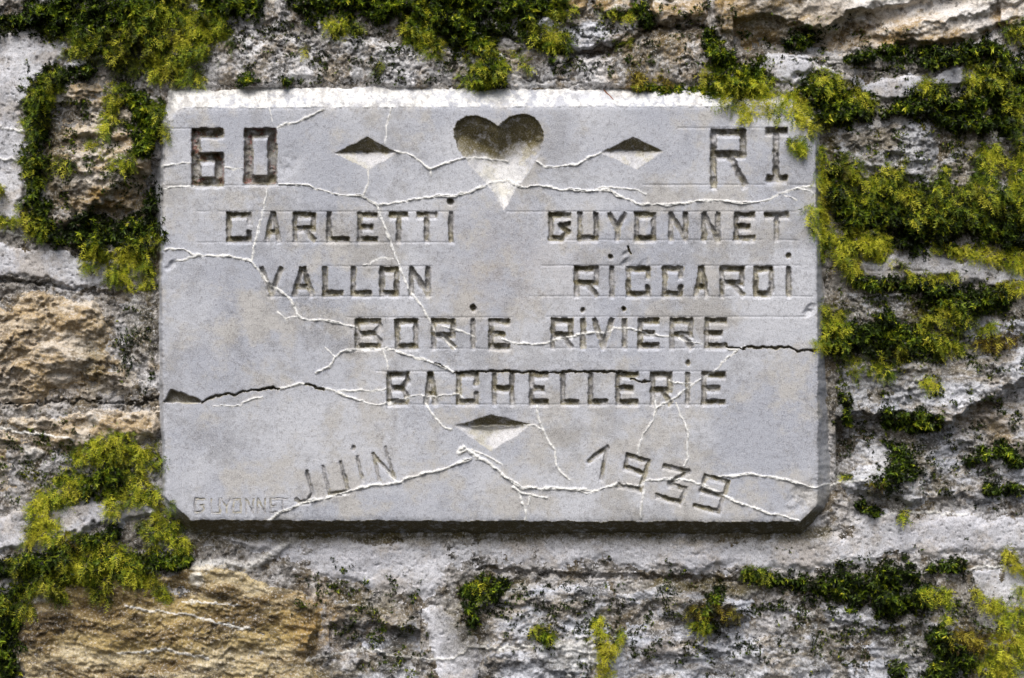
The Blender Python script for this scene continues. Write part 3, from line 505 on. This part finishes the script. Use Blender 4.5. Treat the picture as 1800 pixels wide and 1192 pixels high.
carve([[(666, 842), (656, 798), (692, 838), (677, 786)]], 6.5, 5, "carved_letter", **JU)
DG = dict(algae=.75)
carve([[(1035, 809), (1067, 786), (1057, 839)]], 8, 7, "carved_digit", **DG)
carve([[(1131, 831), (1099, 820), (1103, 799), (1140, 810), (1125, 859), (1088, 852)]], 8, 7, "carved_digit", **DG)
carve([[(1169, 818), (1210, 828), (1176, 850), (1205, 858), (1196, 882), (1155, 870)]], 8, 7, "carved_digit", **DG)
carve([[(1272, 871), (1232, 861), (1240, 836), (1280, 846), (1263, 898), (1222, 888)]], 8, 7, "carved_digit", **DG)
for ch, a, b in [('G', 341, 360), ('U', 370, 387), ('Y', 388, 407), ('O', 408, 424), ('N', 431, 446), ('N', 451, 467), ('E', 474, 490), ('T', 488, 506)]:
    glyph(ch, a, b, 875, 902, 3.0, 2.6, algae=.25, wall_w=1.6)
# ---- heart and diamonds
sl = P.box(770, 180, 980, 385); hx, hy = wx[sl] + 0.8 * p_f[sl], wy[sl]
HE = [(798, 238), (799, 222), (808, 210), (822, 204), (838, 203), (853, 207), (866, 214), (876, 221), (884, 215), (896, 206), (910, 201), (926, 201), (940, 206), (950, 217), (955, 232), (954, 252), (946, 275), (930, 300), (905, 335), (886, 371), (868, 340), (840, 306), (814, 276), (803, 258)]
d = poly_sdf(hx + 0.8 * p_f[sl], hy, HE)
xn = (hx - 876) / 80
ridge = np.exp(-(xn / 0.13) ** 2) * sstep(290, 225, hy)
top = [(797, 240), (799, 222), (808, 210), (822, 204), (838, 203), (853, 207), (866, 214), (876, 221), (884, 215), (896, 206), (910, 201), (926, 201), (940, 206), (950, 217), (956, 236)]
d_up = hy - np.interp(hx, [q[0] for q in top], [q[1] for q in top])
d_lo = np.minimum(seg_dist(hx, hy, (803, 258), (886, 372))[0], seg_dist(hx, hy, (947, 274), (886, 372))[0])
d_lo = np.minimum(d_lo, np.where(hy < 262, np.hypot(hx - np.clip(hx, 820, 934), 0) * -1 + 24 + d * 0.6, 99))
a_, b_ = 3 + 0.62 * np.maximum(d_up, 0), np.minimum(0.40 * np.maximum(376 - hy, 0), 1.0 * np.maximum(d_lo, 0))
sm = np.clip(0.5 + 0.5 * (b_ - a_) / 7.0, 0, 1); dep = np.clip(b_ + (a_ - b_) * sm - 7.0 * sm * (1 - sm), 0, 34) * (1 - 0.22 * ridge) * sstep(0, 3.5, d)
P.H[sl] -= np.where(d > 0, dep, 0)
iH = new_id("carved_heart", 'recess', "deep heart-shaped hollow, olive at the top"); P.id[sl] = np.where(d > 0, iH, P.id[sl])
P.attr["algae"][sl] = np.maximum(P.attr["algae"][sl], np.where(d > 0, 0.95 * sstep(300, 262, hy + 14 * p_a[sl] + 26 * np.abs(xn)) , 0))  # olive growth in the upper hollow, its soft-edged shade painted in too
P.attr["lime_lit"][sl] = np.maximum(P.attr["lime_lit"][sl], np.where(d > 0, 0.45 * sstep(262, 310, hy + 10 * p_a[sl] - 10 * np.abs(xn)), 0))  # light on the lower slope painted paler
for (lx, ly), (tx, ty), (rx, ry), (bx, by) in [((586, 269), (645, 241), (700, 268), (648, 298)), ((1055, 268), (1113, 241), (1168, 266), (1117, 297)), ((798, 748), (864, 728), (936, 747), (862, 794))]:
    sl = P.box(lx - 15, ty - 15, rx + 15, by + 15); q = [(lx, ly), (tx, ty), (rx, ry), (bx, by)]
    d = poly_sdf(wx[sl], wy[sl], q); ym = (ly + ry) / 2
    up_ = np.clip((wy[sl] - ym), -60, 60)
    P.H[sl] -= np.where(d > 0, np.clip(d, 0, 40) * np.where(up_ < 0, 1.05, 0.75), 0)
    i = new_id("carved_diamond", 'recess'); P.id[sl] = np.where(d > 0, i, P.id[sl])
    P.attr["algae"][sl] = np.maximum(P.attr["algae"][sl], np.where(d > 0, 0.9 * sstep(3, -4, up_ + 3 * p_g[sl]), 0)); P.attr["lime_lit"][sl] = np.maximum(P.attr["lime_lit"][sl], np.where(d > 0, 0.18 * sstep(0, 4, up_), 0))  # shade painted on the upper facets, light on the lower ones
# ---- the triangular chip and thin ruled guide lines
sl = P.box(280, 670, 370, 725); d = poly_sdf(wx[sl], wy[sl], [(300, 683), (320, 689), (342, 697), (356, 706), (350, 711), (284, 708), (292, 698)])
P.H[sl] -= 16 * sstep(0, 4, d); i = new_id("chip", 'recess', "triangular chip broken out of the left edge"); P.id[sl] = np.where(d > 0, i, P.id[sl]); P.attr["algae"][sl] = np.maximum(P.attr["algae"][sl], 0.8 * sstep(0, 3, d))  # chip floor tinted olive
for yy_, xa, xb in [(226, 300, 340), (326, 290, 520), (225, 1190, 1345), (325, 1130, 1425), (372, 345, 810), (426, 345, 800), (372, 890, 1400), (422, 960, 1405), (468, 560, 760), (521, 470, 760), (467, 950, 1430), (521, 930, 1430), (558, 610, 900), (613, 640, 900), (557, 960, 1420), (612, 960, 1290), (653, 660, 1280), (711, 680, 1280)]:
    sl = P.box(xa, yy_ - 6, xb, yy_ + 6); d = np.abs(y[sl] - yy_ - 0.6 * p_a[sl]); P.H[sl] -= 1.3 * np.clip(1 - d / 1.9, 0, 1) * sstep(-0.7, 0.1, p_a[sl] + 0.25)
for xl, ya, yb in [(320, 640, 900), (1421, 640, 870)]:
    sl = P.box(xl - 6, ya, xl + 6, yb); P.H[sl] -= 0.9 * np.clip(1 - np.abs(x[sl] - xl) / 1.9, 0, 1)
# ---- raised calcite veins
VEINS = [
 (5, 3.0, [(290, 439), (297, 436), (323, 439), (340, 451), (373, 448), (411, 451), (439, 458), (456, 478), (476, 501), (494, 511), (512, 529), (523, 554), (532, 560), (577, 564), (627, 578)]),
 (3, 1.8, [(308, 458), (325, 456), (343, 452)]), (2.6, 1.4, [(488, 548), (502, 559), (523, 558)]), (3, 1.8, [(469, 332), (469, 345), (456, 390), (450, 423), (441, 458)]),
 (4, 2.6, [(486, 225), (517, 218), (544, 203), (568, 193)]), (2.6, 1.5, [(689, 188), (678, 221), (677, 252)]), (2.2, 1.1, [(474, 188), (477, 214)]),
 (4, 2.8, [(697, 266), (715, 268), (742, 285), (759, 298), (779, 289), (813, 278), (846, 278), (893, 285)]), (3.8, 2.6, [(944, 285), (957, 293), (1014, 290), (1035, 278), (1056, 268)]), (2.4, 1.4, [(759, 298), (758, 308)]),
 (3.4, 2.2, [(286, 292), (318, 287), (336, 287)]), (3.4, 2.2, [(394, 292), (427, 297)]), (2.6, 1.6, [(288, 331), (310, 328), (340, 326)]),
 (4.2, 2.8, [(490, 325), (534, 325), (574, 335), (601, 342), (635, 342), (655, 355), (666, 362)]),
 (4.6, 3.2, [(666, 362), (679, 359), (709, 352), (746, 349), (772, 344), (803, 345), (843, 330), (870, 320), (894, 317), (914, 329), (944, 327), (984, 332), (1038, 335), (1071, 335), (1098, 350), (1128, 360), (1169, 360), (1212, 355), (1269, 352), (1303, 359), (1333, 354), (1350, 348), (1367, 339), (1400, 330), (1433, 325)]),
 (3, 1.8, [(1038, 335), (1058, 330), (1122, 334), (1136, 342)]), (2.8, 1.6, [(1404, 330), (1428, 337)]), (2.6, 1.4, [(1376, 342), (1400, 351)]), (2.8, 1.6, [(647, 299), (647, 322), (640, 342)]),
 (4.2, 2.8, [(663, 360), (670, 383), (681, 408), (691, 438), (701, 466), (708, 488), (723, 516), (741, 539), (754, 561), (766, 587)]), (2.8, 1.6, [(780, 594), (799, 613)]), (2.8, 1.6, [(776, 572), (791, 577), (811, 582), (834, 592)]),
 (3.8, 2.4, [(882, 596), (902, 602), (940, 605), (965, 603), (977, 598), (1022, 586), (1068, 583), (1077, 575), (1120, 580), (1138, 586), (1175, 592)]), (3, 1.6, [(1193, 594), (1209, 601), (1233, 603)]),
 (4.6, 3.2, [(555, 654), (580, 646), (588, 628), (602, 617), (636, 614), (665, 613), (694, 616), (722, 626), (759, 637), (780, 644), (800, 655)]), (2.4, 1.3, [(672, 616), (680, 634), (682, 652)]), (2.4, 1.2, [(572, 612), (588, 626)]),
 (4, 2.6, [(490, 684), (508, 678), (531, 674), (540, 675)]), (4, 2.6, [(568, 684), (588, 687), (608, 694), (628, 702), (659, 710), (685, 707), (719, 698), (739, 694), (750, 698), (777, 695), (805, 692), (814, 700)]),
 (2.6, 1.6, [(594, 686), (625, 686), (651, 687), (679, 684)]), (2.6, 1.5, [(374, 713), (420, 713), (440, 703), (462, 696)]),
 (3.2, 2.0, [(748, 700), (748, 708), (760, 728), (777, 748), (794, 754)]), (3.4, 2.2, [(944, 714), (946, 737), (954, 754), (962, 771), (974, 788), (976, 811), (985, 828), (1002, 844)]), (2.8, 1.6, [(922, 748), (942, 750), (950, 754)]),
 (6, 4.2, [(472, 917), (491, 902), (522, 888), (565, 877), (594, 868), (617, 862), (651, 854), (679, 851), (702, 848), (716, 841), (750, 831), (780, 824), (805, 814), (828, 806)]), (3, 2, [(680, 830), (700, 848)]),
 (6.5, 4.2, [(817, 786), (837, 802), (862, 817), (885, 834), (902, 848), (917, 858), (942, 858), (979, 859), (1008, 862), (1045, 861), (1068, 856), (1086, 851)]),
 (4.5, 3.0, [(1086, 851), (1122, 856), (1134, 846), (1157, 844), (1197, 842), (1217, 847), (1240, 854)]), (5.2, 3.6, [(1240, 854), (1265, 868), (1285, 877), (1314, 888), (1348, 902), (1379, 909), (1405, 916)]),
 (3.4, 2.4, [(828, 788), (857, 805), (882, 815)]), (10, 3.4, [(806, 796), (822, 790), (838, 804)]), (4, 2.8, [(902, 856), (919, 868), (942, 872), (962, 875)]), (4, 2.8, [(911, 862), (917, 880), (924, 899), (922, 917)]), (3, 2, [(932, 874), (928, 889)]),
 (3.4, 2.2, [(1008, 862), (1030, 868), (1046, 862)]),
 (5, 3.6, [(1264, 838), (1285, 837), (1308, 832), (1337, 835), (1371, 842), (1405, 851), (1436, 858)]), (3, 2, [(1436, 858), (1448, 853), (1462, 851)]),
 (3.8, 2.4, [(1296, 616), (1268, 636), (1254, 654), (1222, 671), (1200, 688), (1177, 703), (1154, 717), (1147, 740), (1128, 765), (1120, 797)]), (3, 1.8, [(1187, 706), (1197, 731), (1211, 758), (1207, 782), (1210, 804), (1202, 821)]),
 (3.2, 2.0, [(1131, 862), (1128, 885), (1128, 911)]), (3, 1.8, [(1177, 667), (1188, 674), (1217, 674)]), (3, 1.8, [(1150, 700), (1154, 716)]), (3.2, 2.2, [(1276, 612), (1292, 615), (1309, 610)]), (2, 1.0, [(640, 465), (660, 455), (690, 452)]),
]
VH = np.zeros_like(P.H)
for wv, hv, pts in VEINS:
    sl = P.box(min(p[0] for p in pts) - 20, min(p[1] for p in pts) - 20, max(p[0] for p in pts) + 20, max(p[1] for p in pts) + 20)
    xx = x[sl] + 1.6 * p_a[sl] + 1.0 * p_g[sl] + 0.6 * p_f[sl]; yy = y[sl] + 2.6 * p_b[sl] + 1.1 * p_h[sl] + 0.8 * p_f[sl]
    d = path_dist(xx, yy, pts); half = wv * 0.36 * np.clip(1.0 + 0.7 * p_g[sl] + 0.4 * p_a[sl], 0.35, 1.9) + 0.5
    f = np.clip(1 - (d / half) ** 2, 0, 1) ** 0.7
    split = 1 - 0.75 * np.exp(-(d / 0.8) ** 2) * sstep(0.15, 0.5, p_a[sl]) * (wv > 4)
    hh = hv * 0.68 * f * np.clip(1 + 0.7 * p_f[sl] + 0.9 * p_a[sl], 0.12, 1.8) * split; up = hh > VH[sl]
    VH[sl] = np.where(up, hh, VH[sl]); i = new_id("calcite_vein", 'vein'); P.id[sl] = np.where((d < half) & up, i, P.id[sl])
    P.attr["lime_lit"][sl] = np.maximum(P.attr["lime_lit"][sl], 0.8 * f); P.attr["algae"][sl] *= (1 - 0.8 * f)
P.H += VH * 1.15
# ---- open cracks
for wv, pts in [(3.4, [(355, 708), (374, 698), (394, 693), (416, 693), (428, 688), (460, 684), (480, 682), (491, 684)]), (4.5, [(452, 685), (466, 683), (484, 683)]), (4, [(538, 675), (552, 680), (569, 684)]),
        (3.4, [(800, 655), (836, 653), (871, 653), (934, 654), (965, 655), (1028, 653), (1082, 654), (1100, 654)]), (3.6, [(1306, 610), (1330, 611), (1356, 611), (1388, 611), (1405, 616), (1436, 617)]), (2.4, [(1108, 666), (1124, 670), (1142, 672)]),
        (2.2, [(764, 637), (780, 645)]), (2.4, [(1104, 434), (1108, 446)]), (2.2, [(1276, 611), (1296, 611), (1308, 614)])]:
    sl = P.box(min(p[0] for p in pts) - 10, min(p[1] for p in pts) - 10, max(p[0] for p in pts) + 10, max(p[1] for p in pts) + 10)
    d = path_dist(x[sl] + 1.5 * p_g[sl], y[sl] + 2.4 * p_h[sl] + p_f[sl], pts); half = wv / 2 * (1 + 0.4 * p_g[sl]) + 0.4
    P.H[sl] -= 11 * sstep(1.0, 0.35, d / half); i = new_id("crack", 'recess'); P.id[sl] = np.where(d < half, i, P.id[sl]); P.attr["algae"][sl] = np.maximum(P.attr["algae"][sl], 0.8 * (d < half))  # cracks tinted dark olive

plaque = bpy.data.objects.new("memorial_plaque", None); col.objects.link(plaque); plaque.location = (0, 0, 0)
tag(plaque, "grey stone plaque carved with names, a heart and JUIN 1939, crossed by white veins", "plaque")
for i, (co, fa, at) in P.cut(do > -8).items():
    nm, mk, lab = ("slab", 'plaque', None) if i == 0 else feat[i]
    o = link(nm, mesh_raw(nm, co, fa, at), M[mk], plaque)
    if lab: o["label"] = lab

# ================================================================== MOSS
def surf(px, py):
    hp = P.at(px, py); hw = W.at(px, py); inside = P.at(px, py, do) > 0
    return np.where(inside, np.maximum(hp, hw), hw)
PAL = np.array([(0.010, 0.017, 0.004), (0.030, 0.052, 0.006), (0.085, 0.148, 0.011), (0.195, 0.275, 0.013), (0.375, 0.435, 0.02), (0.60, 0.585, 0.04)], np.float32)
BRN = np.array([(0.02, 0.014, 0.006), (0.06, 0.036, 0.008), (0.15, 0.095, 0.014), (0.27, 0.21, 0.018), (0.42, 0.35, 0.03), (0.5, 0.42, 0.05)], np.float32)
def tone_col(t, brown):
    t = np.clip(t, 0, 1) * (len(PAL) - 1.001); k = t.astype(int); f = (t - k)[..., None]
    g = PAL[k] * (1 - f) + PAL[k + 1] * f; b = BRN[k] * (1 - f) + BRN[k + 1] * f
    return g * (1 - brown[..., None]) + b * brown[..., None]
def unit(v): return v / np.maximum(np.linalg.norm(v, axis=-1, keepdims=True), 1e-9)
DENS = {'c': 0.20, 'f': 0.15, 'r': 0.13, 's': 0.17}
for lab, subs in MOSS:
    VV, FF, CC = [], [], []; nv = 0
    for st, tone, ch in subs:
        a = np.array(ch, np.float32); r = a[:, 2].max() * 1.35
        x0, x1, y0, y1 = a[:, 0].min() - r, a[:, 0].max() + r, a[:, 1].min() - r, a[:, 1].max() + r
        n = int((x1 - x0) * (y1 - y0) * DENS[st]); qx = rng.uniform(x0, x1, n).astype(np.float32); qy = rng.uniform(y0, y1, n).astype(np.float32)
        f = chain_field(qx, qy, ch) + 0.62 * fbm(qx, qy, 44, 77, 5, 0.7); ok = f > rng.uniform(-0.30, 0.24, n)
        if st == 's': ok = ((np.minimum(f, 0.35) - 0.62 + 1.15 * fbm(qx, qy, 34, 90, 4, 0.7)) > 0) & (P.at(qx, qy, do) < -6); f = np.full_like(f, 0.15)
        qx, qy, f = qx[ok], qy[ok], f[ok]; n = len(qx)
        if n == 0: continue
        clump = fbm(qx, qy, 11, 78, 2); clump2 = fbm(qx, qy, 50, 79, 2)
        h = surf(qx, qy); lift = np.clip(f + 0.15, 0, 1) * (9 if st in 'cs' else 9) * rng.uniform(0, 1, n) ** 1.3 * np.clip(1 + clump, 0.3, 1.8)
        b0 = to_world(qx, qy, h + lift - 1.0).astype(np.float32)
        out = np.array([0, -1, 0], np.float32); dn = np.array([0, 0, -1], np.float32)
        brown = np.clip((0.9 if st == 'r' else 0.12) + 0.5 * fbm(qx, qy, 40, 80, 2) + rng.normal(0, .12, n) - (0.25 if st == 'c' else 0), 0, 1)
        if st in 'cs':
            K = 5; dirv = unit(out + 0.55 * rng.normal(0, 1, (n, 3)) + np.array([0, 0, 0.15]))
            L = rng.uniform(5.5, 11, n) * S * (0.62 if st == 's' else 1) * (0.8 + 0.3 * np.clip(f, 0, 1))
            lt = tone + 0.13 * rng.normal(0, 1, n) + 0.24 * clump + 0.14 * clump2 + 0.24 * (lift / 8) - 0.15 + 0.46 * (rng.random(n) < 0.10) - (0.1 if st == 's' else 0)  # low tufts darker: shade of the depths put into the tone
            for k in range(K):
                dk = unit(dirv + 0.75 * rng.normal(0, 1, (n, 3))); sd = unit(np.cross(dk, rng.normal(0, 1, (n, 3))))
                w = L[:, None] * rng.uniform(.14, .24, (n, 1)); ll = L[:, None] * rng.uniform(.6, 1.1, (n, 1))
                v = np.stack([b0 - sd * w, b0 + sd * w, b0 + dk * ll + dn * ll * 0.15], 1)
                VV.append(v.reshape(-1, 3)); FF.append(np.arange(n * 3).reshape(-1, 3) + nv); nv += n * 3
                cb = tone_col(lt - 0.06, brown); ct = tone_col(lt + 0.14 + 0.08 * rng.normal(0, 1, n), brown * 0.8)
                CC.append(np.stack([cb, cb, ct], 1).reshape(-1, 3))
        else:
            c2 = fbm(qx, qy, 24, 81, 2) * 1.3
            dirv = unit(np.stack([0.75 * rng.normal(0, 1, n) + c2, -0.45 - 0.5 * rng.random(n), -0.5 + 0.75 * rng.normal(0, 1, n)], -1)).astype(np.float32)
            L = (rng.uniform(8, 22, n) * S * (0.7 + 0.3 * np.clip(f * 2, 0, 1))).astype(np.float32)
            sd = unit(np.cross(dirv, out + 0.5 * rng.normal(0, 1, (n, 3)))); K = 9
            lt = tone + 0.20 * rng.normal(0, 1, n) + 0.26 * clump + 0.26 * clump2 + 0.46 * (lift / 7) - 0.26  # deep fronds darker: shade inside the mat put into the tone
            for k in range(K):
                tt = (k + 0.5) / K; sag = dn * (L * 0.28 * tt * tt)[:, None]; sg = 1 if k % 2 else -1
                c0 = b0 + dirv * (L * tt)[:, None] + sag
                ll = (L * 0.34 * (1.05 - 0.6 * tt))[:, None]; w = dirv * (L * 0.05)[:, None]
                tip = c0 + (sd * sg * (0.75 if k < K - 1 else 0.1) + dirv * 0.8 + 0.28 * rng.normal(0, 1, (n, 3))) * ll
                v = np.stack([c0 - w, c0 + w, tip], 1); VV.append(v.reshape(-1, 3)); FF.append(np.arange(n * 3).reshape(-1, 3) + nv); nv += n * 3
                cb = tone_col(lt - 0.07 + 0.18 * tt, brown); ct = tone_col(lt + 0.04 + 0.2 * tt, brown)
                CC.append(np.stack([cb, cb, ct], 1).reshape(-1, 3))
    if not VV: continue
    C = np.concatenate(CC); C = np.concatenate([C, np.ones((len(C), 1), np.float32)], 1)
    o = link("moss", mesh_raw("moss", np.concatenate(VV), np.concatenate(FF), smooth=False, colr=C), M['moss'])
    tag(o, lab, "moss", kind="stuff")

# ================================================================== small loose things
def twig(pts, r0, r1, name, label):
    vs, fs = [], []
    for i, (px, py, h) in enumerate(pts):
        c = to_world(np.float32(px), np.float32(py), np.float32(h)); r = (r0 + (r1 - r0) * i / (len(pts) - 1)) * S
        for k in range(6):
            an = k * math.pi / 3; vs.append((c[0] + r * math.cos(an), c[1] + r * math.sin(an) * 0.9, c[2] + r * math.sin(an) * 0.6))
    for i in range(len(pts) - 1):
        for k in range(6): fs.append((i * 6 + k, i * 6 + (k + 1) % 6, i * 6 + 6 + (k + 1) % 6, i * 6 + 6 + k))
    m = stone_mat("twig_bark", [(0.20, 0.07, 0.03), (0.26, 0.11, 0.05), (0.12, 0.05, 0.03)], 200, 0.1, 900)
    return tag(link(name, mesh_raw(name, np.array(vs), np.array(fs)), m), label, "twig")
tz = [(1062, 158), (1067, 164), (1072, 168), (1078, 175)]
twig([(a, b, float(surf(np.array([a]), np.array([b]))[0]) + 1.2) for a, b in tz], 1.6, 0.8, "twig", "tiny reddish twig lying on the white top edge of the plaque")
